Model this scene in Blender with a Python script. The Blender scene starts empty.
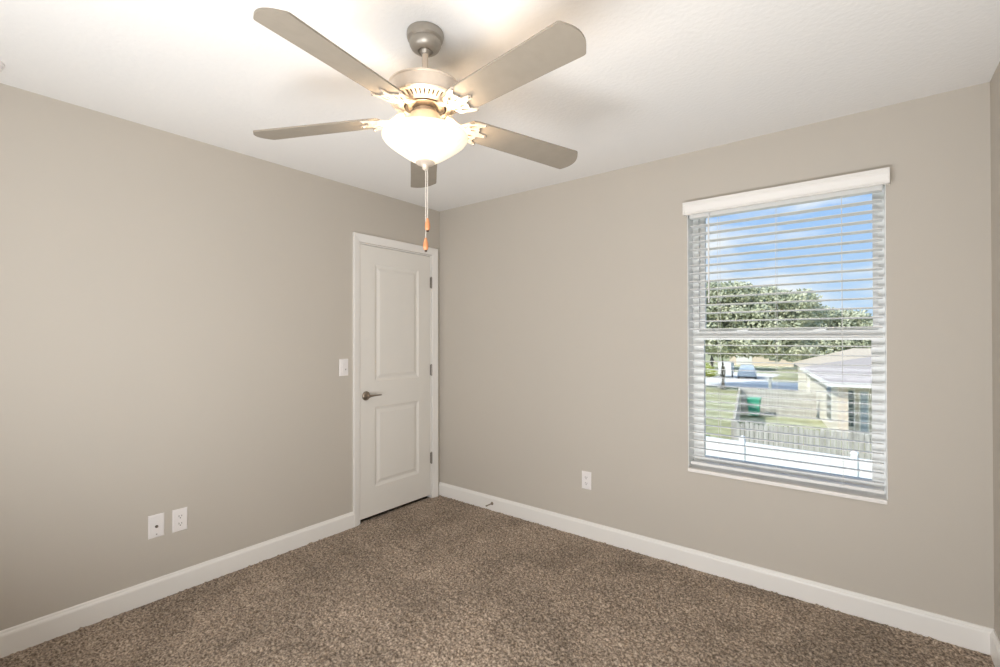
import bpy, bmesh, math, random
import numpy as np
from mathutils import Vector, Matrix

C = bpy.context.scene.collection
SC = bpy.context.scene
PI = math.pi
R = math.radians
random.seed(4)

# ------------------------------------------------------------------ camera
cam = bpy.data.cameras.new('camera')
camo = bpy.data.objects.new('camera', cam)
C.objects.link(camo)
yaw, pit, rol = 0.6645, 0.0056, -0.0020
F = Vector((-math.sin(yaw)*math.cos(pit), math.cos(yaw)*math.cos(pit), math.sin(pit)))
RT = Vector((math.cos(yaw), math.sin(yaw), 0))
UP = RT.cross(F)
R2 = RT*math.cos(rol) + UP*math.sin(rol)
U2 = -RT*math.sin(rol) + UP*math.cos(rol)
m = Matrix((R2, U2, -F)).transposed().to_4x4()
m.translation = (2.9073, -2.8687, 1.3495)
camo.matrix_world = m
cam.sensor_width = 36
cam.lens = 469.22/1000*36
cam.shift_y = 1.486/1000
cam.clip_start = 0.02
cam.clip_end = 500
SC.camera = camo

# ------------------------------------------------------------------ sky
world = bpy.data.worlds.new('sky')
SC.world = world
world.use_nodes = True
wn, wl = world.node_tree.nodes, world.node_tree.links
wn.clear()
wo = wn.new('ShaderNodeOutputWorld')
bg = wn.new('ShaderNodeBackground')
tc = wn.new('ShaderNodeTexCoord')
sep = wn.new('ShaderNodeSeparateXYZ')
wl.new(tc.outputs['Generated'], sep.inputs[0])
rmp = wn.new('ShaderNodeValToRGB')
rmp.color_ramp.elements[0].position = 0.0
rmp.color_ramp.elements[0].color = (0.60, 0.76, 0.95, 1)
rmp.color_ramp.elements[1].position = 0.55
rmp.color_ramp.elements[1].color = (0.22, 0.42, 0.85, 1)
e = rmp.color_ramp.elements.new(0.22); e.color = (0.36, 0.58, 0.95, 1)
wl.new(sep.outputs['Z'], rmp.inputs[0])
mp = wn.new('ShaderNodeMapping')
mp.inputs['Scale'].default_value = (2.2, 2.2, 7.5)
mp.inputs['Location'].default_value = (0.35, 0.0, 0.55)
wl.new(tc.outputs['Generated'], mp.inputs[0])
nz = wn.new('ShaderNodeTexNoise')
nz.inputs['Scale'].default_value = 1.5
nz.inputs['Detail'].default_value = 6
nz.inputs['Roughness'].default_value = 0.55
wl.new(mp.outputs[0], nz.inputs['Vector'])
cr = wn.new('ShaderNodeValToRGB')
cr.color_ramp.elements[0].position = 0.50
cr.color_ramp.elements[0].color = (0, 0, 0, 1)
cr.color_ramp.elements[1].position = 0.66
cr.color_ramp.elements[1].color = (1, 1, 1, 1)
wl.new(nz.outputs[0], cr.inputs[0])
mx = wn.new('ShaderNodeMixRGB')
mx.inputs[2].default_value = (0.95, 0.96, 1.0, 1)
wl.new(cr.outputs[0], mx.inputs[0])
wl.new(rmp.outputs[0], mx.inputs[1])
wl.new(mx.outputs[0], bg.inputs[0])
bg.inputs[1].default_value = 1.0
wl.new(bg.outputs[0], wo.inputs[0])

# ------------------------------------------------------------------ lights
def light(kind, name, loc, energy, col, **kw):
    l = bpy.data.lights.new(name, kind)
    l.energy = energy
    l.color = col
    for k, v in kw.items():
        setattr(l, k, v)
    o = bpy.data.objects.new(name, l)
    C.objects.link(o)
    o.location = loc
    return o
sun = light('SUN', 'sun', (0, 0, 30), 4.2, (1.0, 0.95, 0.87), angle=R(0.5))
sun.rotation_euler = Vector((0.55, 0.72, -0.78)).to_track_quat('-Z', 'Y').to_euler()
# added fill lamp behind the camera, tilted up to brighten ceiling and walls
rear = light('AREA', 'rear_fill_light', (2.15, -3.22, 0.78), 92, (0.96, 0.98, 1.0), shape='RECTANGLE', size=1.9, size_y=1.2)
rear.rotation_euler = (R(134), 0, 0)

SC.view_settings.view_transform = 'Standard'
SC.view_settings.look = 'None'
SC.view_settings.exposure = 0.10
SC.view_settings.gamma = 1.0
SC.view_settings.use_curve_mapping = False
SC.cycles.use_denoising = True
SC.cycles.max_bounces = 10
SC.cycles.diffuse_bounces = 7
SC.cycles.transparent_max_bounces = 24
SC.cycles.sample_clamp_indirect = 6
SC.cycles.caustics_reflective = False
SC.cycles.caustics_refractive = False

FAN = Vector((1.667, -1.716, 2.44))
BULB_W = 2.6
BULB_COL = (1.0, 0.76, 0.54)
BOWL_EMIT = 0.62

# ------------------------------------------------------------------ materials
MATS = {}
def mat(name, col, rough=0.5, metal=0.0, spec=0.5, noise=None, bump=None, emit=None, emit_s=0):
    """noise=(scale, amount) varies the colour; bump=(scale, strength, distance)."""
    if name in MATS:
        return MATS[name]
    M = bpy.data.materials.new(name)
    M.use_nodes = True
    n, l = M.node_tree.nodes, M.node_tree.links
    b = n['Principled BSDF']
    b.inputs['Base Color'].default_value = (*col, 1)
    b.inputs['Roughness'].default_value = rough
    b.inputs['Metallic'].default_value = metal
    b.inputs['Specular IOR Level'].default_value = spec
    if noise or bump:
        t = n.new('ShaderNodeTexCoord')
    if noise:
        x = n.new('ShaderNodeTexNoise')
        x.inputs['Scale'].default_value = noise[0]
        x.inputs['Detail'].default_value = 5
        l.new(t.outputs['Object'], x.inputs['Vector'])
        r = n.new('ShaderNodeValToRGB')
        r.color_ramp.elements[0].position = 0.3
        r.color_ramp.elements[1].position = 0.7
        a = noise[1]
        r.color_ramp.elements[0].color = (*[max(0, c*(1-a)) for c in col], 1)
        r.color_ramp.elements[1].color = (*[min(1, c*(1+a)) for c in col], 1)
        l.new(x.outputs[0], r.inputs[0])
        l.new(r.outputs[0], b.inputs['Base Color'])
    if bump:
        x = n.new('ShaderNodeTexNoise')
        x.inputs['Scale'].default_value = bump[0]
        x.inputs['Detail'].default_value = 4
        l.new(t.outputs['Object'], x.inputs['Vector'])
        u = n.new('ShaderNodeBump')
        u.inputs['Strength'].default_value = bump[1]
        u.inputs['Distance'].default_value = bump[2]
        l.new(x.outputs[0], u.inputs['Height'])
        l.new(u.outputs[0], b.inputs['Normal'])
    if emit:
        b.inputs['Emission Color'].default_value = (*emit, 1)
        b.inputs['Emission Strength'].default_value = emit_s
    MATS[name] = M
    return M

WALL = mat('wall_paint', (0.525, 0.485, 0.43), 0.75, spec=0.25, noise=(1.2, 0.012), bump=(160, 0.12, 0.002))
CEIL = mat('ceiling_paint', (0.825, 0.815, 0.80), 0.9, spec=0.1, bump=(55, 0.45, 0.004))
TRIM = mat('trim_white', (0.82, 0.80, 0.77), 0.38, bump=(40, 0.02, 0.001))
DOORM = mat('door_white', (0.76, 0.735, 0.69), 0.42, bump=(70, 0.03, 0.001))
PLATE = mat('plate_white', (0.82, 0.79, 0.78), 0.35, noise=(30, 0.01))
SLOT = mat('dark_slot', (0.03, 0.025, 0.02), 0.6, noise=(50, .1))
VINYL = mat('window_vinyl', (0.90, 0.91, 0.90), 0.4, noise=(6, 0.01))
SLAT = mat('blind_white', (0.79, 0.79, 0.78), 0.42, noise=(9, 0.01))
CORD = mat('cord_white', (0.78, 0.78, 0.76), 0.7, noise=(300, 0.05))
SILLM = mat('sill_stone', (0.83, 0.80, 0.77), 0.3, noise=(14, 0.03))
NICKEL = mat('brushed_nickel', (0.40, 0.37, 0.33), 0.42, metal=0.75, noise=(60, 0.05))
NICKLT = mat('satin_nickel_light', (0.66, 0.57, 0.48), 0.45, metal=0.35, noise=(60, 0.04))
BLADE = mat('blade_laminate', (0.265, 0.23, 0.185), 0.5, spec=0.4, noise=(25, 0.04))
BRONZE = mat('aged_nickel', (0.30, 0.25, 0.20), 0.28, metal=0.85, noise=(80, 0.08))
STEEL = mat('hinge_nickel', (0.30, 0.28, 0.25), 0.38, metal=0.8, noise=(80, 0.06))
WOODFOB = mat('fob_wood', (0.62, 0.25, 0.11), 0.4, noise=(90, 0.15))
FOBTIP = mat('fob_dark_tip', (0.05, 0.03, 0.02), 0.4, noise=(90, 0.1))
CHAIN = mat('pull_chain_white', (0.62, 0.57, 0.51), 0.4, metal=0.1, noise=(200, 0.04))

def carpet_mat():
    M = bpy.data.materials.new('carpet')
    M.use_nodes = True
    n, l = M.node_tree.nodes, M.node_tree.links
    b = n['Principled BSDF']
    b.inputs['Roughness'].default_value = 1.0
    b.inputs['Specular IOR Level'].default_value = 0.05
    b.inputs['Sheen Weight'].default_value = 0.15
    b.inputs['Sheen Roughness'].default_value = 0.6
    t = n.new('ShaderNodeTexCoord')
    fine = n.new('ShaderNodeTexNoise'); fine.inputs['Scale'].default_value = 105; fine.inputs['Detail'].default_value = 3
    l.new(t.outputs['Object'], fine.inputs['Vector'])
    big = n.new('ShaderNodeTexNoise'); big.inputs['Scale'].default_value = 2.6; big.inputs['Detail'].default_value = 4
    big.inputs['Distortion'].default_value = 0.6
    l.new(t.outputs['Object'], big.inputs['Vector'])
    r1 = n.new('ShaderNodeValToRGB')
    el = r1.color_ramp.elements
    el[0].position = 0.34; el[0].color = (0.11, 0.080, 0.057, 1)
    el[1].position = 0.66; el[1].color = (0.50, 0.41, 0.325, 1)
    q = el.new(0.5); q.color = (0.275, 0.215, 0.165, 1)
    l.new(fine.outputs[0], r1.inputs[0])
    r2 = n.new('ShaderNodeValToRGB')
    r2.color_ramp.elements[0].position = 0.38; r2.color_ramp.elements[0].color = (0.90, 0.89, 0.87, 1)
    r2.color_ramp.elements[1].position = 0.66; r2.color_ramp.elements[1].color = (1.28, 1.27, 1.26, 1)
    l.new(big.outputs[0], r2.inputs[0])
    mu = n.new('ShaderNodeMixRGB'); mu.blend_type = 'MULTIPLY'; mu.inputs[0].default_value = 1
    l.new(r1.outputs[0], mu.inputs[1]); l.new(r2.outputs[0], mu.inputs[2])
    l.new(mu.outputs[0], b.inputs['Base Color'])
    return M
CARPET = carpet_mat()

def glass_mat():
    M = bpy.data.materials.new('window_glass')
    M.use_nodes = True
    n, l = M.node_tree.nodes, M.node_tree.links
    n.clear()
    o = n.new('ShaderNodeOutputMaterial')
    tr = n.new('ShaderNodeBsdfTransparent'); tr.inputs[0].default_value = (0.96, 0.98, 0.97, 1)
    gl = n.new('ShaderNodeBsdfGlossy'); gl.inputs['Roughness'].default_value = 0.02
    fr = n.new('ShaderNodeFresnel'); fr.inputs[0].default_value = 1.2
    mi = n.new('ShaderNodeMixShader')
    l.new(fr.outputs[0], mi.inputs[0]); l.new(tr.outputs[0], mi.inputs[1]); l.new(gl.outputs[0], mi.inputs[2])
    l.new(mi.outputs[0], o.inputs[0])
    return M
GLASS = glass_mat()

def bowl_mat():
    M = bpy.data.materials.new('alabaster_glass_lit')
    M.use_nodes = True
    n, l = M.node_tree.nodes, M.node_tree.links
    b = n['Principled BSDF']
    b.inputs['Base Color'].default_value = (0.66, 0.62, 0.52, 1)
    b.inputs['Roughness'].default_value = 0.3
    t = n.new('ShaderNodeTexCoord')
    x = n.new('ShaderNodeTexNoise'); x.inputs['Scale'].default_value = 7; x.inputs['Detail'].default_value = 3
    x.inputs['Distortion'].default_value = 1.5
    l.new(t.outputs['Object'], x.inputs['Vector'])
    r = n.new('ShaderNodeValToRGB')
    r.color_ramp.elements[0].position = 0.30; r.color_ramp.elements[0].color = (1.0, 0.80, 0.48, 1)
    r.color_ramp.elements[1].position = 0.52; r.color_ramp.elements[1].color = (1.0, 0.93, 0.76, 1)
    l.new(x.outputs[0], r.inputs[0])
    l.new(r.outputs[0], b.inputs['Emission Color'])
    b.inputs['Emission Strength'].default_value = BOWL_EMIT
    return M
BOWL = bowl_mat()

# ------------------------------------------------------------------ helpers
def obj(name, bm, material, parent=None, smooth=False, loc=None):
    me = bpy.data.meshes.new(name)
    bmesh.ops.recalc_face_normals(bm, faces=bm.faces[:])
    bm.to_mesh(me)
    bm.free()
    if material:
        me.materials.append(material)
    if smooth:
        for p in me.polygons:
            p.use_smooth = True
        try:
            me.set_sharp_from_angle(angle=R(35))
        except Exception:
            pass
    o = bpy.data.objects.new(name, me)
    C.objects.link(o)
    if parent:
        o.parent = parent
    if loc:
        o.location = loc
    return o
def tag(o, label=None, cat=None, group=None, kind=None):
    if label: o['label'] = label
    if cat: o['category'] = cat
    if group: o['group'] = group
    if kind: o['kind'] = kind
    return o
def thing(name, label, cat, loc=(0, 0, 0), rz=0, group=None):
    o = bpy.data.objects.new(name, None)
    o.empty_display_size = 0.05
    C.objects.link(o)
    o.location = loc
    o.rotation_euler = (0, 0, rz)
    return tag(o, label, cat, group)
def bx(bm, a, b, bev=0.0):
    """axis aligned box between corners a and b, optional bevel"""
    x0, y0, z0 = [min(p, q) for p, q in zip(a, b)]
    x1, y1, z1 = [max(p, q) for p, q in zip(a, b)]
    vs = [bm.verts.new(p) for p in ((x0,y0,z0),(x1,y0,z0),(x1,y1,z0),(x0,y1,z0),(x0,y0,z1),(x1,y0,z1),(x1,y1,z1),(x0,y1,z1))]
    fs = [bm.faces.new([vs[i] for i in f]) for f in ((3,2,1,0),(4,5,6,7),(0,1,5,4),(1,2,6,5),(2,3,7,6),(3,0,4,7))]
    if bev > 0:
        es = list({e for f in fs for e in f.edges})
        bmesh.ops.bevel(bm, geom=es, offset=bev, segments=2, profile=0.6, affect='EDGES')
    return vs
def box(a, b, bev=0.0):
    bm = bmesh.new(); bx(bm, a, b, bev); return bm
def lathe(bm, prof, seg=48, c=(0, 0, 0), cap=False):
    """profile of (radius, z) turned around the vertical through c"""
    rings = []
    for r, z in prof:
        if r < 1e-6:
            rings.append([bm.verts.new((c[0], c[1], c[2]+z))])
        else:
            rings.append([bm.verts.new((c[0]+r*math.cos(2*PI*i/seg), c[1]+r*math.sin(2*PI*i/seg), c[2]+z)) for i in range(seg)])
    for A, B in zip(rings, rings[1:]):
        if len(A) == 1 and len(B) == 1: continue
        for i in range(seg):
            j = (i+1) % seg
            if len(A) == 1: bm.faces.new((A[0], B[i], B[j]))
            elif len(B) == 1: bm.faces.new((A[j], A[i], B[0]))
            else: bm.faces.new((A[i], A[j], B[j], B[i]))
    if cap:
        for rg in (rings[0], rings[-1]):
            if len(rg) > 2: bm.faces.new(rg)
    return bm
def tube(bm, pts, rad, seg=10, caps=True):
    """round bar through points; rad a number or a list"""
    pts = [Vector(p) for p in pts]
    n = len(pts)
    rad = rad if isinstance(rad, (list, tuple)) else [rad]*n
    rings = []
    for i, p in enumerate(pts):
        d = (pts[min(i+1, n-1)] - pts[max(i-1, 0)]).normalized()
        a = d.cross(Vector((0, 0, 1)))
        if a.length < 1e-3: a = d.cross(Vector((1, 0, 0)))
        a.normalize(); b = d.cross(a).normalized()
        rings.append([bm.verts.new(p + (a*math.cos(2*PI*k/seg) + b*math.sin(2*PI*k/seg))*rad[i]) for k in range(seg)])
    for A, B in zip(rings, rings[1:]):
        for k in range(seg):
            j = (k+1) % seg
            bm.faces.new((A[k], A[j], B[j], B[k]))
    if caps:
        bm.faces.new(rings[0]); bm.faces.new(rings[-1])
    return bm
def sweep(bm, prof, p0, p1, out, up=(0, 0, 1)):
    """extrude a 2-D profile of (out, up) offsets from p0 to p1"""
    p0, p1, out, up = Vector(p0), Vector(p1), Vector(out), Vector(up)
    A = [bm.verts.new(p0 + out*a + up*b) for a, b in prof]
    B = [bm.verts.new(p1 + out*a + up*b) for a, b in prof]
    k = len(prof)
    for i in range(k):
        j = (i+1) % k
        bm.faces.new((A[i], A[j], B[j], B[i]))
    bm.faces.new(A); bm.faces.new(B[::-1])
    return bm

# ------------------------------------------------------------------ room shell
W, D, H = 3.325, 3.43, 2.44
OX0, OX1, OZ0, OZ1 = 2.070, 2.978, 0.560, 2.131      # window opening
DY0, DY1, DZ = -0.818, -0.098, 2.046                 # door opening

# carpet floor: a fine grid whose pile really stands up
def floor_mesh():
    st = 0.0052
    nx, ny = int((W+0.06)/st), int((D+0.06)/st)
    rng = np.random.default_rng(7)
    def blur(a, k):
        for _ in range(k):
            a = (a + np.roll(a, 1, 0) + np.roll(a, -1, 0) + np.roll(a, 1, 1) + np.roll(a, -1, 1))/5
        return a
    n1 = blur(rng.random((ny, nx)), 1); n1 = (n1-n1.mean())/n1.std()
    n2 = blur(rng.random((ny, nx)), 6); n2 = (n2-n2.mean())/n2.std()
    h = 0.0027*n1 + 0.0010*n2 - 0.003
    xs = -0.03 + (W+0.06)*np.arange(nx)/(nx-1)
    ys = 0.03 - (D+0.06)*np.arange(ny)/(ny-1)
    X, Y = np.meshgrid(xs, ys)
    X = X + rng.normal(0, 0.0009, X.shape); Y = Y + rng.normal(0, 0.0009, Y.shape)
    co = np.stack([X, Y, h], -1).reshape(-1, 3)
    i = np.arange(nx*ny).reshape(ny, nx)
    q = np.stack([i[:-1, :-1], i[1:, :-1], i[1:, 1:], i[:-1, 1:]], -1).reshape(-1, 4)
    # closed underside
    base = len(co)
    co = np.vstack([co, [[-0.12, 0.12, -0.012], [W+0.12, 0.12, -0.012], [W+0.12, -D-0.12, -0.012], [-0.12, -D-0.12, -0.012],
                         [-0.12, 0.12, -0.2], [W+0.12, 0.12, -0.2], [W+0.12, -D-0.12, -0.2], [-0.12, -D-0.12, -0.2]]])
    b = base
    q2 = np.array([[b, b+3, b+2, b+1], [b+4, b+5, b+6, b+7], [b, b+1, b+5, b+4], [b+1, b+2, b+6, b+5], [b+2, b+3, b+7, b+6], [b+3, b, b+4, b+7]])
    q = np.vstack([q, q2])
    me = bpy.data.meshes.new('floor')
    me.vertices.add(len(co)); me.vertices.foreach_set('co', co.ravel())
    me.loops.add(q.size); me.loops.foreach_set('vertex_index', q.ravel().astype(np.int32))
    me.polygons.add(len(q)); me.polygons.foreach_set('loop_start', (np.arange(len(q))*4).astype(np.int32))
    me.polygons.foreach_set('use_smooth', np.ones(len(q), bool))
    me.update(calc_edges=True)
    me.materials.append(CARPET)
    o = bpy.data.objects.new('floor', me); C.objects.link(o)
    return tag(o, kind='structure')
floor_mesh()
tag(obj('ceiling', box((-0.25, -D-0.25, H), (W+0.25, 0.22, H+0.25)), CEIL), kind='structure')
# window wall with its opening
bm = bmesh.new()
T = 0.20
bx(bm, (-0.25, 0, -0.2), (OX0, T, H)); bx(bm, (OX1, 0, -0.2), (W+0.25, T, H))
bx(bm, (OX0, 0, -0.2), (OX1, T, OZ0)); bx(bm, (OX0, 0, OZ1), (OX1, T, H))
tag(obj('wall_back', bm, WALL), kind='structure')
bm = bmesh.new()
bx(bm, (-0.12, -D, 0), (0, DY0, H)); bx(bm, (-0.12, DY1, 0), (0, 0, H)); bx(bm, (-0.12, DY0, DZ), (0, DY1, H))
bx(bm, (-0.25, -D-0.25, -0.2), (-0.12, 0, H))
tag(obj('wall_left', bm, WALL), kind='structure')
tag(obj('wall_right', box((W, -D-0.25, -0.2), (W+0.25, 0, H)), WALL), kind='structure')
tag(obj('wall_front', box((-0.12, -D-0.25, -0.2), (W, -D, H)), WALL), kind='structure')

# baseboards
BBP = [(0, 0), (0.0145, 0), (0.0145, 0.088), (0.0125, 0.095), (0.0085, 0.1), (0.0075, 0.106), (0.0045, 0.1105), (0, 0.1105)]
def baseboard(name, p0, p1, out):
    tag(obj(name, sweep(bmesh.new(), BBP, p0, p1, out), TRIM), kind='structure')
baseboard('baseboard_back', (0, 0, -0.003), (W, 0, -0.003), (0, -1, 0))
baseboard('baseboard_left', (0, -D, -0.003), (0, -0.8708, -0.003), (1, 0, 0))
baseboard('baseboard_right', (W, -D, -0.003), (W, -0.0145, -0.003), (-1, 0, 0))
baseboard('baseboard_front', (0.0145, -D, -0.003), (W-0.0145, -D, -0.003), (0, 1, 0))

# ------------------------------------------------------------------ door
door = tag(thing('door_1', None, None, (0, DY1, 0)), kind='structure')
def dl(y, z, x=0.0): return Vector((x, y-DY1, z))
# frame: casing on the room side plus jambs and stop
bm = bmesh.new()
CAS = [(0, 0), (0.058, 0), (0.058, 0.017), (0.052, 0.0185), (0.040, 0.0165), (0.022, 0.0135), (0.010, 0.012), (0.003, 0.0105), (0, 0.008)]
def cas_ring(a, b, c, d, bm):
    # left leg, head, right leg with mitred corners; offset 0 is the inner edge
    ly, ry, tz = -0.8195, -0.0945, 2.050
    cols = []
    for o, x in CAS:
        cols.append([dl(ly-o*.88, -0.003, x), dl(ly-o*.88, tz+o, x), dl(ry+o, tz+o, x), dl(ry+o, -0.003, x)])
    V = [[bm.verts.new(p) for p in c_] for c_ in cols]
    k = len(V)
    for i in range(k):
        j = (i+1) % k
        for s in range(3):
            bm.faces.new((V[i][s], V[j][s], V[j][s+1], V[i][s+1]))
    bm.faces.new([v[0] for v in V]); bm.faces.new([v[3] for v in V])
cas_ring(0, 0, 0, 0, bm)
obj('door_casing', bm, TRIM, door)
bm = bmesh.new()
jt = 0.0085
bx(bm, dl(DY0+0.0005, 0, -0.118), dl(DY0+jt, DZ-0.0005, 0.004)); bx(bm, dl(DY1-jt, 0, -0.118), dl(DY1-0.0005, DZ-0.0005, 0.004))
bx(bm, dl(DY0+jt, DZ-jt, -0.118), dl(DY1-jt, DZ-0.0005, 0.004))
obj('door_jamb', bm, TRIM, door)
# slab with two raised panels
SY0, SY1, SZ0, SZ1 = -0.8065, -0.1085, 0.026, 2.0345
bm = bmesh.new()
ys = [SY0, -0.677, -0.238, SY1]
zs = [SZ0, 0.236, 0.832, 1.026, 1.905, SZ1]
FX = -0.002
def face(pts): return bm.faces.new([bm.verts.new(p) for p in pts])
for i in range(3):
    for j in range(5):
        if i == 1 and j in (1, 3):
            y0, y1, z0, z1 = ys[1], ys[2], zs[j], zs[j+1]
            steps = [(0, 0), (0.006, -0.0035), (0.016, -0.0085), (0.024, -0.0095), (0.030, -0.0085), (0.047, -0.0025), (0.052, -0.002)]
            prev = None
            for o, dx in steps:
                rg = [dl(y0+o, z0+o, FX+dx), dl(y1-o, z0+o, FX+dx), dl(y1-o, z1-o, FX+dx), dl(y0+o, z1-o, FX+dx)]
                if prev:
                    for k in range(4):
                        face((prev[k], prev[(k+1) % 4], rg[(k+1) % 4], rg[k]))
                prev = rg
            face(prev)
        else:
            face((dl(ys[i], zs[j], FX), dl(ys[i+1], zs[j], FX), dl(ys[i+1], zs[j+1], FX), dl(ys[i], zs[j+1], FX)))
B = FX-0.035
face((dl(SY0, SZ0, B), dl(SY0, SZ1, B), dl(SY1, SZ1, B), dl(SY1, SZ0, B)))
for (a, b) in (((SY0, SZ0), (SY0, SZ1)), ((SY0, SZ1), (SY1, SZ1)), ((SY1, SZ1), (SY1, SZ0)), ((SY1, SZ0), (SY0, SZ0))):
    face((dl(*a, FX), dl(*b, FX), dl(*b, B), dl(*a, B)))
bmesh.ops.remove_doubles(bm, verts=bm.verts[:], dist=1e-5)
slab = obj('door_slab', bm, DOORM, door)
# hinges
for hz in (1.815, 1.078, 0.337):
    bm = bmesh.new()
    bx(bm, dl(SY1-0.006, hz-0.044, FX-0.001), dl(SY1+0.010, hz+0.044, FX+0.0026))
    hg = obj('hinge', bm, STEEL, door)
    bm = bmesh.new()
    for k in range(5):
        z0 = hz-0.046+k*0.0184
        tube(bm, [dl(SY1+0.003, z0+0.0006, 0.0068), dl(SY1+0.003, z0+0.0178, 0.0068)], 0.0066, 12)
    tube(bm, [dl(SY1+0.003, hz-0.050, 0.0068), dl(SY1+0.003, hz+0.050, 0.0068)], 0.0042, 10)
    obj('hinge_knuckle', bm, STEEL, hg, smooth=True)
# lever set
def lathe_x(bm, prof, c, seg=28):
    """profile (radius, x) turned about an axis along +x"""
    rings = []
    for r, x in prof:
        if r < 1e-6: rings.append([bm.verts.new(c + Vector((x, 0, 0)))])
        else: rings.append([bm.verts.new(c + Vector((x, r*math.cos(2*PI*i/seg), r*math.sin(2*PI*i/seg)))) for i in range(seg)])
    for A, Bq in zip(rings, rings[1:]):
        for i in range(seg):
            j = (i+1) % seg
            if len(A) == 1: bm.faces.new((A[0], Bq[i], Bq[j]))
            elif len(Bq) == 1: bm.faces.new((A[j], A[i], Bq[0]))
            else: bm.faces.new((A[i], A[j], Bq[j], Bq[i]))
c = dl(-0.757, 0.923, FX)
bm = bmesh.new(); lathe_x(bm, [(0.0, 0.0005), (0.034, 0.0005), (0.034, 0.004), (0.031, 0.009), (0.024, 0.014), (0.014, 0.0165), (0.0115, 0.022), (0.0115, 0.046), (0.0, 0.047)], c)
lev = obj('door_lever', bm, BRONZE, door, smooth=True)
bm = bmesh.new()
pts = [(-0.772, 0.046), (-0.760, 0.049), (-0.735, 0.051), (-0.705, 0.053), (-0.680, 0.052), (-0.658, 0.048), (-0.650, 0.043)]
tube(bm, [dl(y, 0.924+0.002*math.sin((y+0.77)*26), x) for y, x in pts], [0.006, 0.0095, 0.0075, 0.006, 0.0055, 0.005, 0.0035], 12)
obj('lever_arm', bm, BRONZE, lev, smooth=True)

# ------------------------------------------------------------------ wall plates
def plate(name, label, cat, center, face, kind):
    """face 'x': on the left wall looking +x; face 'y': on the window wall looking -y"""
    rz = R(90) if face == 'x' else 0
    t = thing(name, label, cat, center, rz)
    # local frame: x to the right along the wall, -y out of the wall
    bm = bmesh.new()
    w, h = 0.035, 0.0595
    a = [(-w, 0, -h), (w, 0, -h), (w, 0, h), (-w, 0, h)]
    prof = [(0, 0.0003), (0, 0.003), (0.002, 0.0048), (0.006, 0.0062)]
    prev = None
    for o, d in prof:
        rg = [bm.verts.new((x-math.copysign(o, x), -d, z-math.copysign(o, z))) for x, _, z in a]
        if prev:
            for k in range(4): bm.faces.new((prev[k], prev[(k+1) % 4], rg[(k+1) % 4], rg[k]))
        else: bm.faces.new(rg[::-1])
        prev = rg
    bm.faces.new(prev)
    obj('cover_plate', bm, PLATE, t)
    def disc(r, y0, y1, x, z, n=20):
        b2 = bmesh.new(); tube(b2, [(x, -y0, z), (x, -y1, z)], r, n); return b2
    if kind == 'coax':
        jk = obj('jack', disc(0.0075, 0.006, 0.009, 0, -0.002, 6), SLOT, t, smooth=False)
        b2 = disc(0.0048, 0.0088, 0.016, 0, -0.002); obj('jack_pin', b2, BRONZE, jk)
        for z in (0.042, -0.042): obj('screw', disc(0.0032, 0.0058, 0.0070, 0, z, 12), STEEL if z < 0 else PLATE, t)
    if kind == 'duplex':
        for z in (0.0195, -0.0195):
            b2 = bmesh.new()
            n = 24
            A = []; Bv = []
            for k in range(n):
                th = 2*PI*k/n
                x_ = 0.0165*math.cos(th); z_ = max(-0.0135, min(0.0135, 0.0175*math.sin(th)))
                A.append(b2.verts.new((x_, -0.0055, z+z_))); Bv.append(b2.verts.new((x_, -0.0082, z+z_)))
            for k in range(n): b2.faces.new((A[k], A[(k+1) % n], Bv[(k+1) % n], Bv[k]))
            b2.faces.new(A); b2.faces.new(Bv)
            rc = obj('receptacle', b2, PLATE, t)
            b2 = bmesh.new()
            bx(b2, (-0.0075, -0.0080, z-0.002), (-0.0052, -0.0086, z+0.008)); bx(b2, (0.0052, -0.0080, z-0.001), (0.0075, -0.0086, z+0.007))
            tube(b2, [(0, -0.0080, z-0.0075), (0, -0.0086, z-0.0075)], 0.0028, 12)
            obj('socket_slots', b2, SLOT, rc)
        obj('screw', disc(0.003, 0.0058, 0.0072, 0, 0, 12), PLATE, t)
    if kind == 'rocker':
        obj('switch_frame', box((-0.017, -0.0055, -0.034), (0.017, -0.0078, 0.034), 0.0008), PLATE, t)
        b2 = bmesh.new()
        # tilted paddle
        vs = [(-0.0145, -0.0070, -0.031), (0.0070, -0.0070, -0.031), (0.0070, -0.0070, 0.031), (-0.0145, -0.0070, 0.031),
              (-0.0145, -0.0086, -0.031), (0.0070, -0.0086, -0.031), (0.0070, -0.0122, 0.031), (-0.0145, -0.0122, 0.031)]
        V = [b2.verts.new(v) for v in vs]
        for f in ((3,2,1,0),(4,5,6,7),(0,1,5,4),(1,2,6,5),(2,3,7,6),(3,0,4,7)): b2.faces.new([V[i] for i in f])
        obj('paddle', b2, PLATE, t)
        obj('slider', box((0.0095, -0.0070, -0.020), (0.0135, -0.0105, -0.010), 0.0005), STEEL, t)
    return t
plate('dimmer_switch', 'white rocker wall switch plate left of the door at lever height', 'light switch', (0.0003, -0.945, 1.142), 'x', 'rocker')
plate('cable_outlet', 'white wall plate with one dark round cable jack, low on the left wall', 'cable outlet', (0.0003, -2.050, 0.378), 'x', 'coax')
plate('power_outlet', 'white duplex power outlet beside the cable jack plate on the left wall', 'power outlet', (0.0003, -1.944, 0.377), 'x', 'duplex')
plate('power_outlet', 'white duplex power outlet low on the wall between door and window', 'power outlet', (1.404, -0.0003, 0.382), 'y', 'duplex')

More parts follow.
